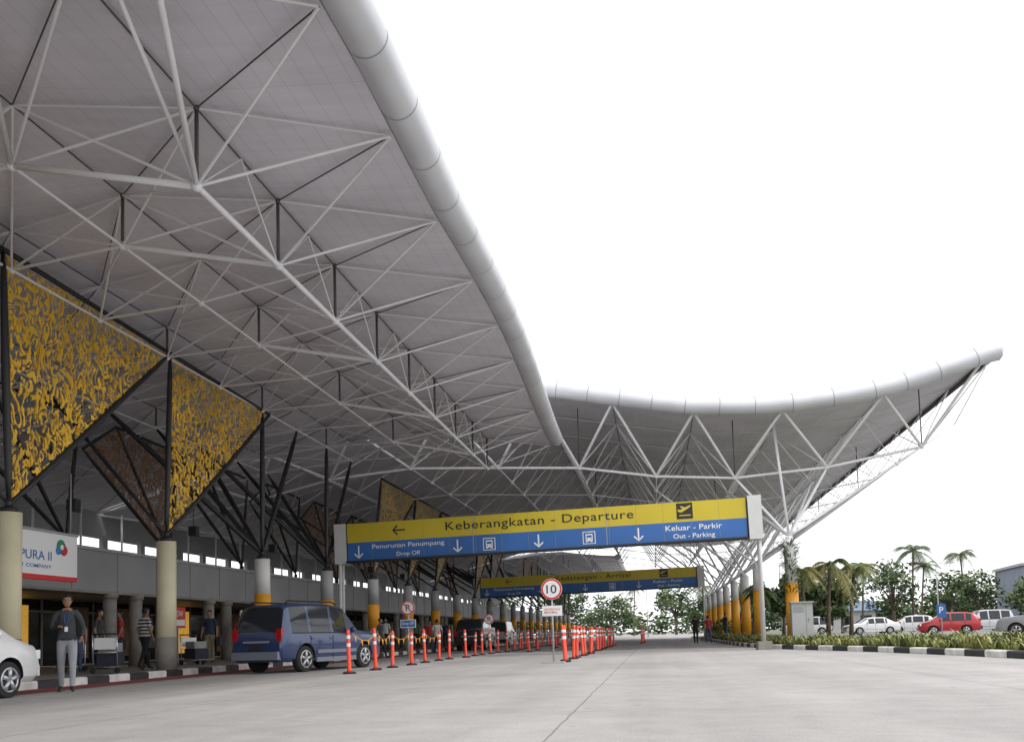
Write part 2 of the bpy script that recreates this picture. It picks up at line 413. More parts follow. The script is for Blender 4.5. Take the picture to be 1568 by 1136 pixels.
# ------------------------------------------------------------------ left columns
def strut(b,p,q,r,mi):
    p,q=V(p),V(q); m=(p+q)/2
    b.sweep([p,p+(q-p)*.12,m,p+(q-p)*.88,q],[r*.5,r*.95,r*1.15,r*.95,r*.5],mi,8)
def tri(pb,P,mi=0,s=.95):
    cen=sum(P,V())/len(P); P=[cen+(q-cen)*s for q in P]
    n=(P[1]-P[0]).cross(P[2]-P[0]).normalized()*.012; k=len(P)
    pb.add([q+n for q in P]+[q-n for q in P],[tuple(range(k)),tuple(range(2*k-1,k-1,-1))],mi)
CY=[16.3+5.95*k for k in range(-1,21)]
def CN(k): return V((-12.6,16.05+5.95*k+.46*max(0,min(k,5)),(8.78,8.6,8.45,8.42,8.4,8.4)[max(0,min(k,5))]))
for k,y in enumerate(CY):
    k-=1
    b=MB(); zt=3.5; x=-12.6
    beige=k<=1
    if beige:
        b.tube((x,y,.15),(x,y,zt),.245,0,n=24); b.tube((x,y,.152),(x,y,1.0),.252,3,n=24)
    else:
        b.tube((x,y,.15),(x,y,1.3),.245,3,n=24); b.tube((x,y,1.3),(x,y,2.35),.262,2,n=24); b.tube((x,y,2.35),(x,y,zt),.245,1 if k==2 else 3,n=24)
    b.tube((x,y,zt),(x,y,zt+.1),.17,4,n=16); b.tube((x,y,zt+.1),(x,y,zt+.3),.09,4,.05,n=10)
    top=V((x,y,zt+.15))
    pan=k in(-1,0,1,4,5,6,8,9,12,13,16)
    N=lambda dx,dy:nearest(x+dx,y+dy)
    cols=[M['beige'],M['colwhite'],M['orange'],M['colgrey'] if not beige else M['concdk'],M['black']]
    if pan:
        C0,C6=CN(k),CN(k+1)
        for q in (C0,C6): strut(b,top,q,.07,4)
        b.tube(C0,C6,.055,4)
        strut(b,top,N(-3.8,-1),.05,4)
        b.obj('canopy_column',cols)
        pb=MB(); tri(pb,[top,C0,C6],0); pb.obj('ornamental_panel',[M['panel'] if k<3 else M['panelm'] if k<9 else M['panel_shaded']])
    else:
        for q in (N(0,0),N(0,3),N(-3.8,0),N(-3.8,-3),N(-3.8,3)): strut(b,top,q,.08,4)
        b.obj('canopy_column',cols)
for i,y in enumerate([25.2,31.2,37.2,43.2,49.2,55.2,61.2,67.2,79.2,91.2]):
    b=MB(); x=-17.55; ap=V((x,y,4.1)); b.tube((x,y,3.86),ap,.08,0)
    P=[ap,V((x,y+.6,8.0)),V((x,y-3.4,8.1)),V((x,y-5.2,7.0))]
    for q in P[1:]: strut(b,ap,q,.06,0)
    b.tube(P[1],P[2],.05,0); b.tube(P[2],P[3],.05,0)
    b.obj('rear_support_strut',[M['black']])
    if i in(1,4,5,6,7,8): pb=MB(); tri(pb,P,0); pb.obj('ornamental_panel',[M['panel_shaded']])
# ------------------------------------------------------------------ right columns with white struts
for k in range(9):
    y=38.8+6.6*k; x=5.6 if k==0 else 5.0; b=MB(); zt=4.4 if k==0 else 3.7
    b.tube((x,y,.14),(x,y,.5),.27,3,n=20)
    b.tube((x,y,.5),(x,y,2.6),.26,1,n=20); b.tube((x,y,2.6),(x,y,zt),.24,0,n=20)
    b.tube((x,y,zt),(x,y,zt+.12),.16,2,n=16)
    top=V((x,y,zt+.12))
    for dx,dy in((-3.2,-1),(-2,3),(1.9,-1),(2.2,3),(5.5,0)):
        strut(b,top,nearest(x+dx,y+dy),.06,2)
    if k==0: b.tube(top,(x-.4,y+.3,ZB[8]-.1),.06,2)
    b.obj('canopy_column',[M['colwhite'],M['orange'],M['pipe'],M['concdk']])
# ------------------------------------------------------------------ terminal building
T0=empty('terminal_building')
b=MB(); b.box((-21.0,72,3.2),(7.0,150,1.35)); 
b.obj('fascia_slab',[M['fascia']],T0)
b=MB()
for i in range(62):
    b.box((-17.49,-1+i*2.4,3.2),(.03,.025,1.30),0)
b.box((-17.47,72,3.90),(.1,150,.10),1); b.box((-17.47,72,2.53),(.08,150,.07),1)
b.obj('fascia_trim',[M['seam'],M['colgrey']],T0)
b=MB(); b.box((-21.6,72,1.34),(.2,150,2.35),0)
for i in range(100): b.box((-21.47,-2+i*1.5,1.34),(.05,.07,2.33),1)
b.box((-21.46,72,2.1),(.05,150,.07),1)
for yy,w,mm in((27.6,2.2,3),(31.5,1.2,2),(34.5,2.4,2),(39,1.5,3),(44,3,2),(50,2,3),(59,3,2)):
    b.box((-21.42,yy,1.35),(.06,w,1.9),mm)
b.obj('glazed_front',[M['glassdk'],M['concdk'],M['wood'],M['gold']],T0)
b=MB(); b.box((-24.0,72,4.44),(.2,150,1.1),0); b.box((-24.6,72,6.3),(.2,150,1.3),0)
for i in range(50): b.box((-23.95,-2+i*3.0,5.3),(.2,.35 if i%3 else 1.5,.7),0); b.tube((-23.7,-1+i*3.0,3.88),(-23.7,-1+i*3.,6.7),.05,1)
b.obj('clerestory_wall',[M['fascia'],M['pipe']],T0)
for k in range(12):
    for d in(0,1.45):
        bb=MB(); y=20+6.45*k+d; bb.tube((-16.9,y,.15),(-16.9,y,2.5),.21,0,n=16); bb.tube((-16.9,y,2.3),(-16.9,y,2.5),.26,0,n=16)
        bb.obj('inner_column_%d_%d'%(k,d),[M['concdk']],T0)
b=MB(); b.box((-17.1,72,2.47),(.7,150,.08)); b.obj('soffit_beam',[M['concdk']],T0)
for yy,c,s in((28.6,'red','NOW'),(39.5,'red','OPEN'),(33.8,'wht','TAXI')):
    e=empty('poster_board',(-15.8,yy,.15)); bb=MB(); bb.box((0,0,1.55),(.05,.95,.7),0); bb.box((.028,0,1.38),(.01,.85,.2),1); bb.box((0,0,.7),(.04,.05,1.4),2); bb.box((0,0,.02),(.4,.4,.04),2)
    bb.obj('board',[M[c],M['wht'] if c=='red' else M['red'],M['seam']],e)
    text(e,'lettering',s,(.034,0,1.68),.6,.2,M['wht'] if c=='red' else M['blk'],(math.pi/2,0,math.pi/2))
e=empty('airport_banner',(-14.5,19.2,3.0)); bb=MB(); bb.box((0,0,.06),(.10,4.0,1.05),0); bb.box((0,0,-.50),(.11,4.0,.12),1)
bb.box((0,0,.62),(.12,4.1,.06),2); bb.tube((0,-1.8,.6),(0,-1.8,2.2),.02,2); bb.tube((0,1.8,.6),(0,1.8,2.2),.02,2)
bb.ball((.06,1.35,.30),.17,3,sc=(.1,1,1)); bb.ball((.07,1.46,.20),.13,4,sc=(.1,1,1)); bb.ball((.065,1.25,.18),.10,5,sc=(.1,1,1)); bb.ball((.085,1.35,.27),.07,0,sc=(.1,1,1))
bb.obj('banner_panel',[M['wht'],M['red'],M['seam'],mat('logo_green',(.02,.25,.10)),mat('logo_red',(.5,.03,.03)),mat('logo_blue',(.03,.2,.5))],e)
text(e,'lettering','ANGKASA PURA II',(.056,-.45,.02),2.9,.22,M['blu'],(math.pi/2,0,math.pi/2))
text(e,'small_lettering','INDONESIA AIRPORT COMPANY',(.056,-.40,-.24),2.8,.09,M['blu'],(math.pi/2,0,math.pi/2))
# ------------------------------------------------------------------ overhead signs
def arrow(b,cx,cz,s,d,mi,y=-.012):
    def P(x,z): 
        if d=='l': return (cx+x*s,y,cz+z*s)
        return (cx+z*s,y,cz+x*s)
    t=.11
    b.quad(P(-.85,-t),P(1,-t),P(1,t),P(-.85,t),mi)
    for sg in(1,-1):
        b.add([P(-1.02,0),P(-.76,0),P(-.14,.62*sg),P(-.32,.76*sg)],[(0,1,2,3)],mi)
def busicon(b,cx,cz,s,y=-.012):
    def r(x0,z0,x1,z1,mi,yy): b.quad((cx+x0*s,yy,cz+z0*s),(cx+x1*s,yy,cz+z0*s),(cx+x1*s,yy,cz+z1*s),(cx+x0*s,yy,cz+z1*s),mi)
    r(-1,-1,1,1,2,y); r(-.88,-.88,.88,.88,1,y-.003); r(-.55,-.55,.55,.6,2,y-.006); r(-.42,.0,.42,.4,1,y-.009)
    r(-.5,-.72,-.25,-.55,2,y-.006); r(.25,-.72,.5,-.55,2,y-.006); r(-.42,-.35,-.2,-.2,1,y-.009); r(.2,-.35,.42,-.2,1,y-.009)
def overhead(y,x0,W,z0,H,title,tx,tw,tilt,rz):
    root=empty('overhead_direction_sign',(x0,y,0),rz)
    e=bpy.data.objects.new('sign_face',None); COL.objects.link(e); e.parent=root; e.location=(0,0,z0); e.rotation_euler=(0,-tilt,0)
    b=MB()
    b.box((W/2,.22,H/2),(W,.40,H),3)
    zm=H*.5; yf=.0
    b.quad((0.03,yf-.004,zm),(W-.03,yf-.004,zm),(W-.03,yf-.004,H),(0.03,yf-.004,H),0)
    b.quad((0.03,yf-.004,.05),(W-.03,yf-.004,.05),(W-.03,yf-.004,zm),(0.03,yf-.004,zm),1)
    b.box((W/2,.05,0),(W,.5,.07),3)
    f=W/621.
    X=lambda u:(u-532)*f
    for u in(735,942): b.box((X(u),-.004,H/2),(.03,.012,H),5)
    for i in range(1,15): b.quad((W*i/15-.005,-.0065,.05),(W*i/15+.005,-.0065,.05),(W*i/15+.005,-.0065,H-.01),(W*i/15-.005,-.0065,H-.01),7)
    arrow(b,X(617),H*.76,.26,'l',3)
    zb=H*.25
    for u in(551,710,837,990): arrow(b,X(u),zb,.25,'d',2)
    for u in(760,915): busicon(b,X(u),zb,.24)
    cx,cz=X(1061),H*.77
    b.box((cx,-.008,cz),(.60,.012,.60),3)
    Q=lambda x,z:(cx+x,-.018,cz+z)
    b.add([Q(-.24,-.02),Q(-.12,-.06),Q(.20,.13),Q(.25,.2),Q(.18,.2),Q(.02,.13),Q(-.12,.19),Q(-.17,.17),Q(-.07,.09),Q(-.17,.04),Q(-.22,.07),Q(-.26,.05)],[tuple(range(12))],0)
    b.quad(Q(-.2,-.19),Q(.22,-.19),Q(.22,-.15),Q(-.2,-.15),0)
    b.box((-.26,.2,H/2-.02),(.46,.55,H+.06),4); b.box((W+.28,.2,H/2),(.5,.6,H+.12),4)
    for i in range(16):
        xx=W*i/15; b.tube((xx,.45,H-.1),(min(xx+W/15,W),.45,.1),.03,4)
    b.obj('sign_box',[M['yel'],M['blu'],M['wht'],M['blk'],M['signw'],M['seam'],M['concdk'],mat('panel_joint',(.25,.25,.12),.6)],e)
    text(e,'title_text',title,(X(tx),-.010,H*.745),tw*f,.43,M['blk'],sp=1.08)
    text(e,'drop_off_text_a','Penurunan Penumpang',(X(631),-.010,zb+.16),116*f,.23,M['wht'])
    text(e,'drop_off_text_b','Drop Off',(X(631),-.010,zb-.18),38*f,.21,M['wht'])
    text(e,'exit_text_a','Keluar - Parkir',(X(1073),-.010,zb+.16),84*f,.2,M['wht'])
    text(e,'exit_text_b','Out - Parking',(X(1073),-.010,zb-.18),62*f,.23,M['wht'])
    b=MB()
    for xx,zz1 in((-.32,z0+H-.1),(W+.40,z0+H+W*math.tan(tilt)-.1)):
        for dy in(.05,.4): b.tube((xx,dy,0),(xx,dy,zz1),.065,0,n=12)
        for zz in(1.2,2.2,3.2): b.tube((xx,.05,zz),(xx,.4,zz),.03,0)
        b.box((xx,.22,.16),(.5,.7,.3),1)
    b.obj('posts',[M['signw'],M['concdk']],root)
overhead(34.6,-11.9,15.5,3.84,1.52,'Keberangkatan - Departure',838,292,math.radians(1.25),math.radians(1.5))
overhead(67,-12.75,15.9,3.62,1.45,'Kedatangan - Arrival',860,215,math.radians(1.1),math.radians(1.))
# ------------------------------------------------------------------ bollards
def bollard(x,y,h=1.05):
    b=MB(); b.tube((0,0,.004),(0,0,.05),.17,1,.14,n=14)
    b.sweep([(0,0,.05),(0,0,.1),(0,0,h-.05),(0,0,h)],[.07,.05,.045,.03],0,12)
    for z in(.62,.80): b.tube((0,0,h*z),(0,0,h*z+.08),.051,2,n=12,cap=False)
    o=b.obj('flexible_bollard',[M['bol'],M['rub'],M['wht']],loc=(x,y,0)); o.rotation_euler=(R.uniform(-.06,.06),R.uniform(-.06,.06),0); return o
ys=[20.9,22.9,24.2,26.2,28.4,30.6,32,34]+[36+2*i for i in range(18)]
bx=[]
for y in ys: xx=-7.2+R.uniform(-.12,.12); bollard(xx,y+R.uniform(-.25,.25),R.uniform(.97,1.08)); bx.append((xx,y))
for i in range(21): bollard(-2.55+R.uniform(-.10,.10),25.6+1.6*i+R.uniform(-.35,.35))
for i in range(7): bollard(-.9,62+2.2*i)
for i in range(8): bollard(-5.6+R.uniform(-.3,.3),42+4*i)
b=MB()
for (xa,ya),(xc,yc) in list(zip(bx,bx[1:]))[:5]:
    pts=[V((xa+(xc-xa)*t/8,ya+(yc-ya)*t/8,.95-.18*math.sin(math.pi*t/8))) for t in range(9)]; b.sweep(pts,.008,0,5)
    for t in (1,3,5,7): p=pts[t]; b.add([p+V((0,-.07,0)),p+V((0,.07,0)),p+V((0.01,0,-.16))],[(0,1,2)],0)
b.obj('yellow_pennant_rope',[M['orange']])
# ------------------------------------------------------------------ traffic signs
def disc(b,c,r,mi,th=.015,n=28):
    c=V(c); b.tube(c+V((0,-th/2,0)),c+V((0,th/2,0)),r,mi,n=n)
def round_sign(x,y,zc,r,kind,plate=None,name='traffic_sign',rz=0):
    e=empty(name,(x,y,0),rz); b=MB()
    b.tube((0,.03,0),(0,.03,zc+r),.025,3,n=10); b.box((0,.03,.03),(.6,.4,.05),3)
    disc(b,(0,0,zc),r,1); disc(b,(0,-.012,zc),r*.97,2,.006); disc(b,(0,-.018,zc),r*.80,1,.006)
    if plate: b.box((0,0,zc-r-.30),(.55,.015,.28),1); b.box((0,-.009,zc-r-.30),(.50,.004,.23),plate[1])
    b.obj('sign_plate',[M['blk'],M['wht'],M['red'],M['colgrey'],M['blu']],e)
    if kind=='10': text(e,'numerals','10',(0,-.026,zc),r*.95,r*.8,M['blk'])
    if kind=='P':
        text(e,'letter','P',(0,-.026,zc),r*.55,r*.95,M['blk'])
        bb=MB(); bb.box((0,-.03,zc),(r*1.7,.006,r*.14),0,Mx=Matrix.Rotation(math.radians(45),3,'Y')); bb.obj('slash',[M['red']],e)
    if plate: text(e,'plate_text',plate[0],(0,-.014,zc-r-.30),.42,.14,M['red'] if plate[1]==1 else M['wht'])
round_sign(-2.75,24.8,2.02,.29,'10',('KECEPATAN\nMAKSIMAL',1),'speed_limit_sign')
round_sign(-8.5,31,1.85,.25,'P',('Drop Off',4),'no_parking_sign')
round_sign(-7.9,43.5,1.6,.25,'P',('Drop',1),'no_parking_sign')
def psign(x,y):
    e=empty('parking_sign',(x,y,0)); b=MB(); b.tube((0,0,0),(0,0,1.9),.03,0); b.box((0,-.04,1.5),(.5,.03,.75),1); b.obj('plate',[M['colgrey'],M['blu']],e)
    text(e,'letter','P',(0,-.06,1.55),.22,.35,M['wht'])
psign(16.2,55.5)
b=MB(); b.box((0,0,.95),(.8,.5,1.4),0); b.box((0,0,.2),(.7,.4,.15),1); b.box((0,-.0,1.68),(.9,.6,.05),0); b.box((.15,-.255,.95),(.02,.01,1.3),1); b.box((.25,-.27,1.0),(.03,.03,.12),1)
for i in range(5): b.box((-.15,-.255,1.3+.05*i),(.4,.012,.015),1)
b.obj('utility_cabinet',[M['colgrey'],M['seam']],loc=(5.75,37.6,.1))
# ------------------------------------------------------------------ vehicles
SUV=[(-2.28,.42,.72,.76,.90),(-2.22,.30,.97,1.04,.97),(-2.02,.28,1.02,1.68,1.0),(-1.86,.28,1.02,1.74,1.0),(-1.18,.28,1.01,1.78,1.0),(-1.08,.28,1.01,1.78,1.0),(-.22,.28,1.0,1.78,1.0),(-.12,.28,1.0,1.78,1.0),(.50,.28,.98,1.72,1.0),(1.05,.28,.97,1.08,1.0),(1.98,.28,.92,.99,.96),(2.2,.30,.80,.86,.92),(2.28,.40,.60,.64,.86)]
HAT=[(-1.95,.40,.70,.74,.88),(-1.88,.27,.95,1.0,.96),(-1.55,.25,.98,1.42,1.0),(-1.35,.24,.97,1.48,1.0),(-1.0,.24,.96,1.52,1.0),(-.9,.24,.96,1.52,1.0),(-.1,.24,.94,1.53,1.0),(0,.24,.94,1.53,1.0),(.5,.24,.92,1.46,1.0),(1.25,.24,.9,.98,1.0),(1.75,.24,.80,.86,.95),(1.92,.26,.66,.72,.87),(1.98,.36,.55,.58,.78)]
SED=[(-2.25,.40,.70,.74,.88),(-2.2,.27,.92,.96,.95),(-1.75,.25,.95,1.02,1.0),(-1.1,.24,.95,1.40,1.0),(-.95,.24,.95,1.43,1.0),(-.85,.24,.95,1.44,1.0),(-.1,.24,.93,1.45,1.0),(0,.24,.93,1.45,1.0),(.5,.24,.92,1.38,1.0),(1.2,.24,.9,.97,1.0),(1.95,.24,.78,.84,.95),(2.15,.26,.66,.70,.87),(2.22,.36,.55,.58,.78)]
def car(name,loc,rz,paint,kind,hw=.85,rails=False,trim=None):
    S={'suv':SUV,'hat':HAT,'sed':SED}[kind]
    e=empty(name,loc,rz)
    pm=mat(name+'_paint',paint,.28,.1,.03,2,coat=.6)
    rings=[]
    for (y,zb,zt,tp,ws) in S:
        w=hw*ws; hood=tp-zt<.15
        wb=w*.97; wr=w*.80 if not hood else wb*.95
        pts=[(0,zb),(w*.86,zb),(w*.97,zb+.10),(w,(zb+zt)/2+.05),(w*.99,zt-.12),(wb,zt),(wr,tp-(.07 if not hood else .015)),(wr*.82,tp),(0,tp+.015)]
        rings.append((y,pts))
    n=9; vs=[];fs=[];mi=[]
    for y,p in rings:
        for a,c in p: vs.append((a,y,c))
        for a,c in p[1:-1]: vs.append((-a,y,c))
    st=n+n-2
    order=list(range(0,9))+[9+i for i in range(6,-1,-1)]
    NR=len(rings); K=len(order)
    side_w={3,5,7}
    for i in range(NR-1):
        for k in range(K):
            a=i*st+order[k]; c=i*st+order[(k+1)%K]; d=(i+1)*st+order[(k+1)%K]; f=(i+1)*st+order[k]
            fs.append((a,c,d,f))
            kk=k if k<8 else 15-k
            m=0
            if kk==5 and i in side_w: m=1
            rear=(i==1) if kind!='sed' else (i==2)
            if (rear or i==8) and kk in(6,7): m=1
            mi.append(m)
    fs.append(tuple(order)[::-1]); mi.append(0)
    fs.append(tuple((NR-1)*st+o for o in order)); mi.append(0)
    me=bpy.data.meshes.new(name+'_body'); me.from_pydata(vs,[],fs); 
    for m in(pm,M['cglass'],M['rub']): me.materials.append(m)
    me.polygons.foreach_set('material_index',mi); me.update()
    bm=bmesh.new(); bm.from_mesh(me); bmesh.ops.recalc_face_normals(bm,faces=bm.faces); bm.to_mesh(me); bm.free()
    body=bpy.data.objects.new('body',me); COL.objects.link(body)
    wy=S[-1][0]-.92,S[0][0]+.95; wr=.34 if kind=='suv' else .30
    cut=MB()
    for yy in wy:
        for sx in(1,-1): cut.tube((sx*(hw-.25),yy,wr),(sx*(hw+.2),yy,wr),wr+.07,2,n=24)
    cme=cut.mesh('c'); 
    for m in(pm,M['cglass'],M['rub']): cme.materials.append(m)
    bm=bmesh.new(); bm.from_mesh(cme); bmesh.ops.remove_doubles(bm,verts=bm.verts,dist=1e-5); bmesh.ops.recalc_face_normals(bm,faces=bm.faces); bm.to_mesh(cme); bm.free()
    co=bpy.data.objects.new('c',cme); COL.objects.link(co)
    bv=body.modifiers.new('b','BEVEL'); bv.width=.03; bv.segments=2; bv.limit_method='ANGLE'; bv.angle_limit=math.radians(28)
    md=body.modifiers.new('x','BOOLEAN'); md.object=co; md.operation='DIFFERENCE'; md.solver='EXACT'
    bpy.context.view_layer.update(); dg=bpy.context.evaluated_depsgraph_get()
    nm=bpy.data.meshes.new_from_object(body.evaluated_get(dg)); body.modifiers.clear(); body.data=nm
    for p in nm.polygons: p.use_smooth=True
    nm.set_sharp_from_angle(angle=math.radians(32))
    bpy.data.objects.remove(co); body.parent=e
    b=MB(); y0,y1=S[0][0],S[-1][0]
    for sx in(1,-1):
        for yy in wy:
            cx=sx*(hw-.12)
            b.sweep([(cx-.10,yy,wr),(cx-.085,yy,wr),(cx+.085,yy,wr),(cx+.10,yy,wr)],[wr-.03,wr,wr,wr-.03],0,28)
            xo=sx*(hw-.012)
            b.tube((xo-sx*.03,yy,wr),(xo-sx*.002,yy,wr),wr*.66,0,n=24)
            b.tube((xo-sx*.02,yy,wr),(xo,yy,wr),wr*.16,1,n=12)
            for a in range(5):
                t=a*2*math.pi/5+.3; 
                b.tube((xo,yy,wr),(xo-sx*.005,yy+math.cos(t)*wr*.62,wr+math.sin(t)*wr*.62),.032,1,.045,n=6)
            R0=[]
            for q in range(25):
                t=q*2*math.pi/24; R0.append((xo-sx*.004,yy+math.cos(t)*wr*.64,wr+math.sin(t)*wr*.64))
            b.sweep(R0,.018,1,6,False)
        b.ball((sx*(hw+.09),S[8][0]+.12,1.04 if kind!='suv' else 1.08),.11,5,sc=(.9,.55,.75))
        b.box((sx*(hw+.0),S[8][0]+.12,1.0),(.12,.05,.04),5)
        for yy in(S[4][0]+.12,S[6][0]-.02):
            b.box((sx*(hw*.995+.005),yy+.02,.86),(.03,.16,.035),5)
        for yy in((S[4][0]+S[5][0])/2,(S[6][0]+S[7][0])/2,S[8][0]+.12):
            b.box((sx*(hw*1.0),yy,.62),(.008,.012,.62),0)
        b.box((sx*(hw+.004),(wy[0]+wy[1])/2,.52),(.03,wy[0]-wy[1]-.95,.09),6)
        b.box((sx*(hw*.97),(wy[0]+wy[1])/2,.31),(.05,wy[0]-wy[1]-.9,.12),6)
        b.box((sx*hw*.84,y0+.075,(S[1][2]+.02)-.02),(.16,.12,.30 if kind=='suv' else .22),2)
        b.box((sx*hw*.68,y1-.13,.70),(.36,.16,.15),3,rz=sx*-.15)
        if rails:
            b.sweep([(sx*hw*.70,S[3][0],S[4][3]-.02),(sx*hw*.68,S[3][0]+.12,S[4][3]+.06),(sx*hw*.68,S[8][0]-.35,S[4][3]+.06),(sx*hw*.70,S[8][0]-.2,S[4][3]-.02)],.02,0)
        b.box((sx*(hw*.975),(S[3][0]+S[8][0])/2,S[5][2]+.0),(.014,S[8][0]-S[3][0],.022),0)
    b.box((0,y0-.0,.45),(hw*1.75,.16,.20),0 if trim is None else 6); b.box((0,y1,.42),(hw*1.55,.12,.18),6)
    b.box((0,y0-.03,.66 if kind=='suv' else .6),(.45,.03,.13),4); b.box((0,y1+.05,.45),(.45,.03,.13),4)
    b.box((0,y1-.02,.62),(hw*.9,.06,.12),0)
    b.tube((.5,y0+.02,.27),(.5,y0-.08,.27),.03,1)
    if kind=='suv': b.box((0,y0+.02,.80),(hw*1.0,.05,.05),1)
    tm=mat(name+'_trim',trim,.4) if trim else pm
    b.obj('fittings',[M['rub'],M['rim'],M['tail'],M['head'],M['plate'],pm,tm],e)
    return e
car('parked_blue_suv',(-9.35,24.1,0),math.radians(-16),(.025,.05,.14),'suv',.84,True,(.20,.22,.27))
car('parked_white_hatchback',(-11.3,12.55,0),0,(.78,.78,.78),'hat',.84)
car('parked_red_hatchback',(20.3,68,0),math.radians(80),(.42,.02,.03),'hat',.84)
car('parked_silver_suv',(19.2,48.5,0),math.radians(58),(.36,.37,.38),'suv',.86,True)
for i,(x,y,rz,c,k) in enumerate([(18.2,82,100,(.7,.7,.7),'sed'),(22,84,80,(.68,.68,.68),'hat'),(26.5,80,95,(.5,.5,.52),'suv'),(15,95,85,(.7,.7,.7),'suv'),(31,72,75,(.7,.7,.7),'hat'),(-10.2,52,0,(.02,.02,.02),'suv'),(-10.3,61,0,(.4,.4,.42),'suv')]):
    car('parked_'+('sedan','hatchback','van','van','hatchback','black_suv','silver_van')[i],(x,y,0),math.radians(rz),c,k)
# ------------------------------------------------------------------ people
SK=mat('skin',(.30,.16,.10),.55); HAIR=mat('hair',(.01,.009,.008),.5); LIP=mat('lips',(.22,.07,.06),.5); SHOE=mat('shoe',(.03,.025,.02),.5)
def cloth(n,c): return mat('cloth_'+n,c,.85,0,.12,6)
def stripe():
    m=mat('cloth_stripe',(.3,.3,.3),.85); q=NB(m); g=q.n('ShaderNodeNewGeometry'); sp=q.n('ShaderNodeSeparateXYZ'); q.l(g.outputs['Position'],sp.inputs[0])
    f=q.mr(q.math('GREATER_THAN',q.math('FRACT',q.math('MULTIPLY',sp.outputs['Z'],11.)),.5),0,1,.08,1.); q.l(q.scalecol((.6,.6,.6),f),q.b.inputs['Base Color']); return m
def person(name,loc,rz,shirt,trs,H=1.7,legs=((.0,.0),(.0,.0)),arms=None,long=False,glasses=False,headyaw=0.,extra=None):
    s=H/1.75
    def leg(sx,a,c):
        hip=V((sx*.09,0,.90)); kn=hip+V((sx*.015,-math.sin(a)*.42,-math.cos(a)*.42)); an=kn+V((0,-math.sin(c)*.40,-math.cos(c)*.40)); toe=an+V((sx*.025,-.17,-.045 if c>-.2 else -.09))
        return hip,kn,an,toe
    L=[leg(1,*legs[0]),leg(-1,*legs[1])]
    if arms is None: arms=(((.235,.03,1.15),(.25,-.06,.92)),((-.235,.03,1.15),(-.25,-.06,.92)))
    P=[V((0,0,.96)),V((0,0,1.10)),V((0,.0,1.28)),V((0,.01,1.43)),V((0,-.005,1.53))]; rad=[(.155,.115),(.145,.105),(.165,.115),(.075,.07),(.052,.052)]
    E=[(0,1),(1,2),(2,3),(3,4)]; tag=['t','s','s','k']
    tag[0]='b'
    for l in L:
        o=len(P); P+=list(l); rad+=[(.095,.10),(.064,.066),(.045,.048),(.038,.03)]
        E+=[(0,o),(o,o+1),(o+1,o+2),(o+2,o+3)]; tag+=['t','t','t','f']
    hands=[]
    for sx,(el,wr) in zip((1,-1),arms):
        sh=V((sx*.175,.0,1.405)); el=V(el); wr=V(wr); d=(wr-el).normalized(); pm=wr+d*.07
        o=len(P); P+=[sh,el,wr,pm]; rad+=[(.066,.068),(.046,.046),(.03,.027),(.036,.018)]
        E+=[(3,o),(o,o+1),(o+1,o+2),(o+2,o+3)]; tag+=['s','s','l','k']; hands.append((pm,d,sx))
    low=min(l[2].z for l in L); dz=.085-low
    P=[p+V((0,0,dz)) for p in P]
    me=bpy.data.meshes.new(name); me.from_pydata([p*s for p in P],E,[]); o=bpy.data.objects.new(name+'_t',me); COL.objects.link(o)
    md=o.modifiers.new('s','SKIN'); md.use_smooth_shade=True
    sv=me.skin_vertices[0].data
    for i,r in enumerate(rad): sv[i].radius=(r[0]*s,r[1]*s); sv[i].use_root=(i==0)
    ss=o.modifiers.new('u','SUBSURF'); ss.levels=2; ss.render_levels=2
    bpy.context.view_layer.update(); dg=bpy.context.evaluated_depsgraph_get()
    nm=bpy.data.meshes.new_from_object(o.evaluated_get(dg)); bpy.data.objects.remove(o)
    b=MB(); vs=[v.co.copy() for v in nm.vertices]
    def seg(p,a,c):
        d=c-a; t=max(0,min(1,(p-a).dot(d)/d.length_squared)); return (p-a-d*t).length
    b.v=[tuple(v) for v in vs]
    mp={'s':0,'t':1,'k':2,'f':3,'l':0 if long else 2}
    for p in nm.polygons:
        c=p.center; best=min(range(len(E)),key=lambda i:seg(c,P[E[i][0]]*s,P[E[i][1]]*s)-.5*s*(rad[E[i][0]][0]+rad[E[i][1]][0])*.5)
        t=tag[best]
        if t=='b': t='s' if c.z>(.93+dz)*s else 't'
        if t=='s' and c.z>(1.475+dz)*s: t='k'
        if t=='t' and c.z>(.93+dz)*s: t='s'
        if t=='s' and best in(4+8+1,4+8+5) and not long:
            a,cc=P[E[best][0]]*s,P[E[best][1]]*s
            if (c-a).dot((cc-a))/(cc-a).length_squared>.75: t='k'
        b.f.append(tuple(p.vertices)); b.m.append(mp[t]); b.s.append(True)
    for pm,d,sx in hands:
        pm=(pm+V((0,0,dz)))*s
        side2=V((0,-1,0)) if abs(d.y)<.8 else V((-sx,0,0))
        fwd=side2-(side2.dot(d))*d; fwd.normalize(); inn=V((-sx,0,0)) if abs(d.y)<.8 else V((0,0,-1)); inn=(inn-inn.dot(d)*d).normalized()
        for j,(o_,ln) in enumerate(((.028,.070),(.010,.078),(-.009,.073),(-.027,.058))):
            a=pm+fwd*o_*s; m1=a+(d*ln*.5+inn*.008)*s; m2=m1+(d*ln*.35+inn*.028)*s; b.sweep([a,m1,m2],[.0095*s,.009*s,.007*s],2,7)
        a=pm-d*.045*s+fwd*.02*s; m1=a+(fwd*.032+d*.03+inn*.01)*s; b.sweep([a,m1,m1+(d*.03+inn*.012)*s],[.012*s,.0105*s,.008*s],2,7)
    hc=(V((0,-.02,1.635+dz)))*s; Rz=Matrix.Rotation(headyaw,3,'Z')
    u,w=20,16; hv=[];hf=[]
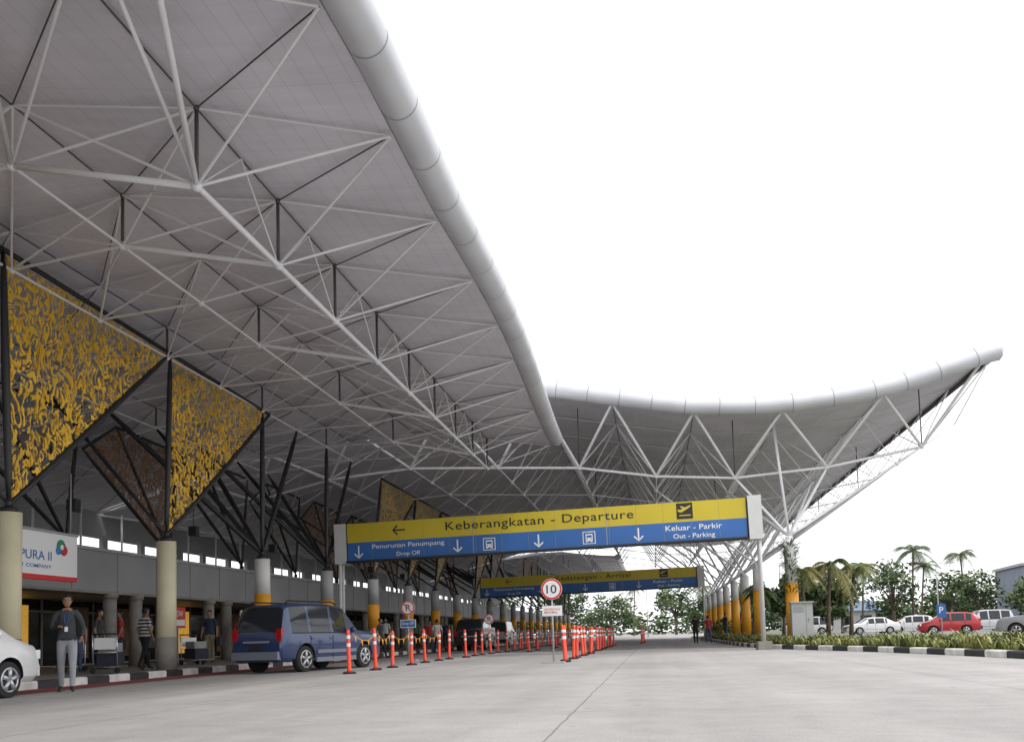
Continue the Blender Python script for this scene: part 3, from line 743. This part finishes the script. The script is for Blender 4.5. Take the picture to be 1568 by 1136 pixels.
    for i in range(w+1):
        a=math.pi*i/w
        for k in range(u):
            t=2*math.pi*k/u; x,yv,z=math.sin(a)*math.cos(t),math.sin(a)*math.sin(t),math.cos(a)
            X=x*.074; Y=yv*.094; Z=z*.118
            if z<-.2: X*=1-.32*(-z-.2); Y=Y*(1-.15*(-z-.2))-(.012*(-z))
            if yv<-.85 and abs(x)<.25:
                if -.25<z<.12: Y-=.014*(1-abs(z+.1)*2.5)
            hv.append(Rz@(V((X,Y,Z))*s)+hc)
    for i in range(w):
        for k in range(u): hf.append((i*u+k,i*u+(k+1)%u,(i+1)*u+(k+1)%u,(i+1)*u+k))
    o=len(b.v); b.v+= [tuple(q) for q in hv]
    for f in hf:
        c=sum((hv[i] for i in f),V())/4-hc; c=Rz.inverted()@c/s
        hair=(c.z>.062) or (c.y>.005 and c.z>-.045) or (abs(c.x)>.066 and c.y>-.03 and c.z>.0)
        b.f.append(tuple(i+o for i in f)); b.m.append(4 if hair else 2); b.s.append(True)
    def hp(x,y,z): return Rz@(V((x,y,z))*s)+hc
    b.ball(hp(0,.016,.035),.083*s,4,16,10,(.97,1.06,1.10))
    for sx in(1,-1):
        b.ball(hp(sx*.028,-.083,.008),.010*s,6,8,6); b.ball(hp(sx*.028,-.091,.008),.0055*s,4,6,5)
        b.box(hp(sx*.028,-.089,.030),(.034*s,.008*s,.006*s),4)
        b.ball(hp(sx*.075,.005,-.005),.022*s,2,8,6,(.35,.7,1.2))
        if glasses:
            b.sweep([hp(sx*.030+math.cos(q*math.pi/5)*.022,-.103,.008+math.sin(q*math.pi/5)*.016) for q in range(11)],.0028*s,4,5,False)
            b.tube(hp(sx*.05,-.1,.01),hp(sx*.076,.0,.01),.0025*s,4)
    b.box(hp(0,-.094,-.052),(.040*s,.010*s,.010*s),5)
    if extra: extra(b,s,dz)
    return b.obj(name,[shirt,trs,SK,SHOE,HAIR,LIP,M['wht'],M['blk'],M['blu']],loc=loc,rz=rz)
dkgrey=cloth('charcoal',(.045,.047,.055)); lt=cloth('light_grey_trousers',(.33,.34,.36)); blk=cloth('black',(.015,.015,.017)); navy=cloth('navy',(.02,.03,.07)); redc=cloth('red',(.35,.03,.03)); whc=cloth('white',(.6,.6,.6)); jean=cloth('denim',(.05,.08,.15)); khaki=cloth('khaki',(.25,.2,.13)); org=cloth('orange',(.5,.18,.05)); grn=cloth('green',(.06,.14,.08)); st=stripe()
def man_x(b,s,dz):
    z=dz
    b.sweep([V((.055,-.075,1.45+z))*s,V((.03,-.125,1.30+z))*s,V((.0,-.130,1.17+z))*s],.005*s,8,6); b.sweep([V((-.055,-.075,1.45+z))*s,V((-.03,-.125,1.30+z))*s,V((.0,-.130,1.17+z))*s],.005*s,8,6)
    b.box(V((0,-.135,1.13+z))*s,(.055*s,.006*s,.085*s),6)
    b.box(V((-.13,-.30,1.225+z))*s,(.07*s,.012*s,.13*s),7,Mx=Matrix.Rotation(.5,3,'X'))
    b.sweep([V((math.cos(q*math.pi/10)*.137,math.sin(q*math.pi/10)*.112,.945+z))*s for q in range(21)],.014*s,7,6,False)
person('walking_man',(-10.55,15.2,.0),math.radians(28),dkgrey,lt,1.76,((.20,.10),(-.14,-.26)),(((.27,.03,1.15),(.26,-.16,.98)),((-.25,-.02,1.15),(-.13,-.22,1.18))),True,True,0.,man_x)
def bag(b,s,dz): b.box(V((.32,0,.72+dz))*s,(.12*s,.35*s,.3*s),7)
WALK=((.32,.22),(-.28,-.45)); ST=((.04,.0),(-.03,-.05))
ppl=[('standing_passenger',-14.6,21.4,.15,30,blk,jean,ST,None),('passenger_in_striped_shirt',-13.6,22.9,.15,160,st,blk,WALK,None),('passenger',-16.0,25.6,.15,-60,redc,blk,ST,bag),('passenger',-15.4,23.6,.15,100,dkgrey,blk,ST,None),
('passenger',-14.5,28.3,.15,10,navy,khaki,ST,bag),('passenger',-14.1,33.2,.15,200,blk,blk,WALK,None),('passenger',-13.6,39,.15,-20,org,blk,ST,None),
('passenger',-11.2,36.5,.0,80,dkgrey,blk,WALK,bag),('passenger',-13.4,44.6,.15,0,whc,navy,ST,None),('passenger',-11.6,46.5,0,40,redc,jean,WALK,None),('passenger',-13.8,51,.15,30,blk,khaki,ST,None),('passenger',-13.2,57,.15,30,navy,blk,ST,None),
('passenger',-10.9,68,.0,30,dkgrey,blk,WALK,None),('passenger',2.4,56,0,170,blk,blk,WALK,None),('passenger',3.2,57,0,190,redc,jean,WALK,None),('pedestrian',7.2,45,.15,20,whc,navy,ST,None),('passenger',4.6,62,.15,120,dkgrey,jean,ST,None),('passenger',4.9,53,.15,60,redc,blk,ST,None),
('passenger',-14.9,25.2,.15,-30,blk,blk,ST,bag),('passenger',-15.9,33.5,.15,20,redc,blk,ST,None),('passenger',-14.4,41.5,.15,70,blk,jean,WALK,None),('passenger',-12.9,48.5,.15,10,grn,blk,ST,bag),('passenger',-10.6,44.,0,200,whc,blk,WALK,None)]
for (nm,x,y,z,rz,a,c,lg,ex) in ppl: person(nm,(x,y,z),math.radians(rz),a,c,1.62+R.random()*.14,lg,None,False,False,R.uniform(-.4,.4),ex)
def trolley(x,y,rz):
    b=MB()
    for sx in(-.28,.28):
        b.sweep([(sx,.45,.95),(sx,.42,.6),(sx,.38,.18),(sx,-.45,.14)],.016,0,8); b.tube((sx,.38,.08),(sx,.42,.08),.07,1,n=12)
        b.tube((sx-.015,.36,.07),(sx+.015,.36,.07),.075,1,n=14)
    b.tube((-.28,.45,.95),(.28,.45,.95),.02,1); b.tube((-.015,-.4,.07),(.015,-.4,.07),.07,1,n=14)
    for i in range(6): b.tube((-.28,-.4+i*.14,.155),(.28,-.4+i*.14,.155),.008,0)
    b.tube((-.28,.41,.5),(.28,.41,.5),.012,0); b.box((0,.40,.72),(.5,.02,.28),2)
    b.box((0,-.02,.33),(.46,.62,.32),3); b.box((0,-.02,.5),(.40,.5,.02),1); b.box((0,0,.62),(.42,.5,.22),4)
    b.obj('luggage_trolley',[M['chrome'],M['rub'],M['wht'],cloth('case_dark',(.03,.03,.05)),cloth('case_grey',(.3,.3,.3))],loc=(x,y,.15),rz=rz)
trolley(-13.2,20.7,math.radians(195)); trolley(-14.4,27.2,math.radians(60)); trolley(-14,36,1.); trolley(-13.3,30.5,math.radians(80)); trolley(-15.4,22.3,math.radians(20))
# ------------------------------------------------------------------ vegetation
def clump(b,c,r,n,size,mis,flat=.8):
    c=V(c)
    for i in range(n):
        d=V((R.gauss(0,1),R.gauss(0,1),R.gauss(0,1))).normalized()*r*(R.random()**.4); d.z*=flat; p=c+d
        a=V((R.uniform(-1,1),R.uniform(-1,1),R.uniform(-.6,.6))).normalized(); q=a.cross(V((R.uniform(-1,1),R.uniform(-1,1),R.uniform(-1,1)))).normalized()
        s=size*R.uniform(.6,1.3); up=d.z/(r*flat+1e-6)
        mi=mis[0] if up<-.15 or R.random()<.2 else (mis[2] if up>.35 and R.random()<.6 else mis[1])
        b.add([p-a*s,p-q*s*.45,p+a*s,p+q*s*.45],[(0,1,2,3)],mi)
def tree(name,loc,h,cr,n=900,size=.28,mats=LEAF):
    b=MB(); th=h*.45
    b.sweep([(0,0,0),(.05*h*.1,0,th*.5),(0,.1,th),(0,.0,h*.75)],[h*.03,h*.024,h*.018,h*.006],3,9)
    cs=[]
    for i in range(8+int(h*.8)):
        a=i*2.4+R.random(); rr=cr*R.uniform(.25,.95); z=h*R.uniform(.40,.93); rr*=math.sqrt(max(.15,1-((z/h-.62)/.45)**2))
        c=V((math.cos(a)*rr,math.sin(a)*rr,z)); cs.append(c)
        b.sweep([(0,0,th*R.uniform(.6,1.)),(c*.5+V((0,0,th*.45))),c],[h*.013,h*.008,h*.003],3,6)
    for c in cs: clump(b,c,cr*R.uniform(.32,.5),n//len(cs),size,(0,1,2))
    return b.obj(name,mats+[M['bark']],loc=loc)
def palm(name,loc,h,fl,nf=18,mats=PALM,lean=.4,droop=1.,mi_pref=(0,1,1)):
    b=MB(); top=V((lean,0,h)); b.sweep([(0,0,0),(lean*.2,0,h*.35),(lean*.6,0,h*.7),top],[.16,.12,.10,.09] if h>4 else [.12,.09,.08,.07],3,9)
    for i in range(nf):
        a=i*2.399; el=R.uniform(-.1,1.1); L=fl*R.uniform(.8,1.1); d=V((math.cos(a),math.sin(a),0)); pts=[]
        for j in range(9):
            t=j/8; pts.append(top+d*(L*t*math.cos(el*.6)*(1-.15*t))+V((0,0,L*(math.sin(el)*t-droop*.75*t*t))))
        mi=R.choice(mi_pref); b.sweep(pts,[.025,.022,.02,.018,.015,.012,.01,.008,.004],mi,5,False)
        sd=d.cross(V((0,0,1)))
        for j in range(1,33):
            t=j/33; k=min(int(t*8),7); f=t*8-k; p=pts[k].lerp(pts[k+1],f); tg=(pts[k+1]-pts[k]).normalized()
            ll=fl*.26*math.sin(math.pi*min(1,t*.85+.12))
            for sg in(1,-1):
                e=p+sd*sg*ll*.8+tg*ll*.5+V((0,0,-ll*.45*R.uniform(.6,1.4))); w=tg*.028*max(1,fl/2.2)
                b.add([p-w,p+w,e],[(0,1,2)],mi if R.random()<.8 else R.choice(mi_pref))
    return b.obj(name,mats+[M['bark']],loc=loc)
palm('palm_tree',(28,106,0),8.8,3.0); palm('palm_tree',(37.,117,0),9.0,2.7,lean=-.3); palm('palm_tree',(30.5,112,0),7.4,2.5,lean=.6); palm('palm_tree',(24.,112,0),7.6,2.6)
palm('garden_palm',(7.9,44.0,.1),3.5,1.7,16,mi_pref=(1,2,2),lean=.2,droop=1.4); palm('garden_palm',(9.4,46.5,.1),3.4,1.6,14,mi_pref=(1,2,2),lean=.3,droop=1.4); palm('garden_palm',(6.6,42,.1),3.2,1.4,14,mi_pref=(1,2,2),lean=-.1,droop=1.3)
palm('garden_palm',(4.9,48,.1),2.6,1.3,14,mi_pref=(0,1),droop=1.2)
b=MB()
for i in range(420):
    a=R.random()*6.28; z=R.uniform(2.2,4.3); l=R.uniform(.35,.75); p=V((5.6+.22*math.cos(a),38.8+.22*math.sin(a),z)); e=p+V((math.cos(a)*l,math.sin(a)*l,R.uniform(-.3,.45)*l)); w=V((-math.sin(a),math.cos(a),0))*.02
    b.add([p-w,p+w,(p+e)/2+w+V((0,0,.08)),(p+e)/2-w+V((0,0,.08)),e],[(0,1,2,3),(3,2,4)],R.choice((0,1,1)))
b.obj('climbing_fern',PALM)
for (x,y,h,c) in[(17,100,6.5,3),(20,103,7.3,3.0),(25.5,104,7.8,3.2),(30,100,5.5,3),(34,104,6.3,3),(39,100,5,3),(46,100,5,3.0),(11,104,6,2.6),(35,92,4.2,2.4),(42,90,4.2,2.6),(12.5,70,4.2,1.6),(10.5,78,5,1.9),(14,88,4.6,2.2)]:
    tree('broadleaf_tree',(x,y,0),h,c,1500,.24)
for (x,y,h,c) in[(-9,190,8.5,4.8),(-22,205,12,6),(4,178,9,4.6),(11,180,9,4.5),(17,172,9.5,4.5),(24,150,8,4),(-34,195,12,5),(-18,190,9,5)]:
    tree('broadleaf_tree',(x,y,0),h,c,1700,.36)
palm('palm_tree',(-4,175,0),9,3,lean=.5); palm('palm_tree',(9,165,0),8,2.8,lean=-.5)
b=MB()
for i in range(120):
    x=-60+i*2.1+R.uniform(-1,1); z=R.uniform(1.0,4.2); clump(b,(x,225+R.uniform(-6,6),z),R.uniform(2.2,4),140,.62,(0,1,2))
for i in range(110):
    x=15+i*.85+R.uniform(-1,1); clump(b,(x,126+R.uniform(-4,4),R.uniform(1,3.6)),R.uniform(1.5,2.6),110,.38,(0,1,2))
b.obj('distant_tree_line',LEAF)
b=MB()
for i in range(24):
    clump(b,(4.6+R.uniform(0,1.6),58+i*1.6,.7+R.random()*.9),.7,70,.16,(0,1,2))
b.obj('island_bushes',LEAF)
for (x,y,h) in((24.6,85,5.8),(12.6,95,7),(38,90,6),(-1,130,8)):
    b=MB(); b.tube((0,0,0),(0,0,h),.07,0,.045,n=10); b.sweep([(0,0,h),(.3,0,h+.25),(1.1,0,h+.3)],.035,0,8); b.box((1.25,0,h+.28),(.6,.22,.09),0); b.obj('street_lamp',[M['colgrey']],loc=(x,y,0))
def building(name,loc,d,wall,roof,rz=0,floors=2,gable=False):
    e=empty(name,loc,rz); b=MB(); w,l,h=d; b.box((0,0,h/2),(w,l,h),0)
    fh=h/floors; nwin=int(w/2.2)
    for f in range(floors):
        for i in range(nwin): 
            xx=-w/2+(i+.5)*w/nwin; b.box((xx,-l/2-.02,fh*(f+.55)),(1.3,.08,fh*.45),1); b.box((xx,-l/2-.06,fh*(f+.55)-fh*.25),(1.5,.14,.08),2)
    if gable:
        o=.6; b.add([(-w/2-o,-l/2-o,h),(w/2+o,-l/2-o,h),(w/2+o,l/2+o,h),(-w/2-o,l/2+o,h),(-w/2-o,0,h+1.3),(w/2+o,0,h+1.3)],[(0,1,5,4),(3,4,5,2),(0,4,3),(1,2,5),(0,3,2,1)],3)
    else:
        b.box((0,0,h+.15),(w+.5,l+.5,.3),3)
    b.obj('walls_and_roof',[wall,M['glassdk'],M['colwhite'],roof],e)
bg=mat('wall_blue_grey',(.20,.23,.29),.7,0,.1,1); bw=mat('wall_white',(.6,.6,.58),.8,0,.1,1); rb_=mat('roof_blue',(.12,.2,.3),.5)
building('grey_office_building',(49.5,112,0),(18,12,6.8),bg,M['fascia'],math.radians(-6),2)
building('low_white_building',(22,120,0),(9,7,2.6),bw,rb_,0,1,True)
building('gate_booth',(9.5,118,0),(4,4,2.6),bw,rb_,0,1,True)
for k in range(7):
    y=17+7*k; b=MB(); b.tube((0,0,.15),(0,0,2.6),.012,0); b.box((0,0,0),(.28,.22,.34),0); b.box((.12,0,-.02),(.08,.26,.38),0); b.obj('hanging_loudspeaker',[M['black']],loc=(-16.5,y,4.9))
# ------------------------------------------------------------------ light
w=bpy.data.worlds.new('World'); scene.world=w; w.use_nodes=True; nt=w.node_tree; bg_=nt.nodes['Background']
sky=nt.nodes.new('ShaderNodeTexSky'); sky.sky_type='NISHITA'; sky.sun_disc=False; el,ro=math.radians(55),math.radians(125)
sky.sun_elevation=el; sky.sun_rotation=ro; sky.dust_density=4; sky.air_density=1
hs=nt.nodes.new('ShaderNodeHueSaturation'); hs.inputs['Saturation'].default_value=.15
mx=nt.nodes.new('ShaderNodeMix'); mx.data_type='RGBA'; mx.inputs[0].default_value=.85; mx.inputs[7].default_value=(11.6,11.7,12.0,1)
nt.links.new(sky.outputs[0],hs.inputs['Color']); nt.links.new(hs.outputs[0],mx.inputs[6]); nt.links.new(mx.outputs[2],bg_.inputs[0]); bg_.inputs[1].default_value=.145
sl=bpy.data.lights.new('sun','SUN'); sl.energy=1.5; sl.angle=math.radians(12); sl.color=(1,.97,.93)
so=bpy.data.objects.new('sun',sl); COL.objects.link(so)
S=V((math.sin(ro)*math.cos(el),math.cos(ro)*math.cos(el),math.sin(el))); so.rotation_euler=(-S).to_track_quat('-Z','Y').to_euler(); so.location=(0,0,60)
# ------------------------------------------------------------------ camera
PITCH=4.0
cam=bpy.data.cameras.new('camera'); co=bpy.data.objects.new('camera',cam); COL.objects.link(co); scene.camera=co
cam.sensor_width=36; cam.lens=1400/1568*36; cam.shift_y=(972-568-1400*math.tan(math.radians(PITCH)))/1568; cam.clip_end=3000; cam.clip_start=.05
Mx=Matrix.Rotation(math.radians(8.77),4,'Z')@Matrix.Rotation(math.radians(90+PITCH),4,'X')@Matrix.Rotation(math.radians(-1.6),4,'Z')
co.matrix_world=Matrix.Translation((0,0,.8))@Mx
scene.view_settings.view_transform='Standard'; scene.view_settings.look='None'; scene.view_settings.exposure=0
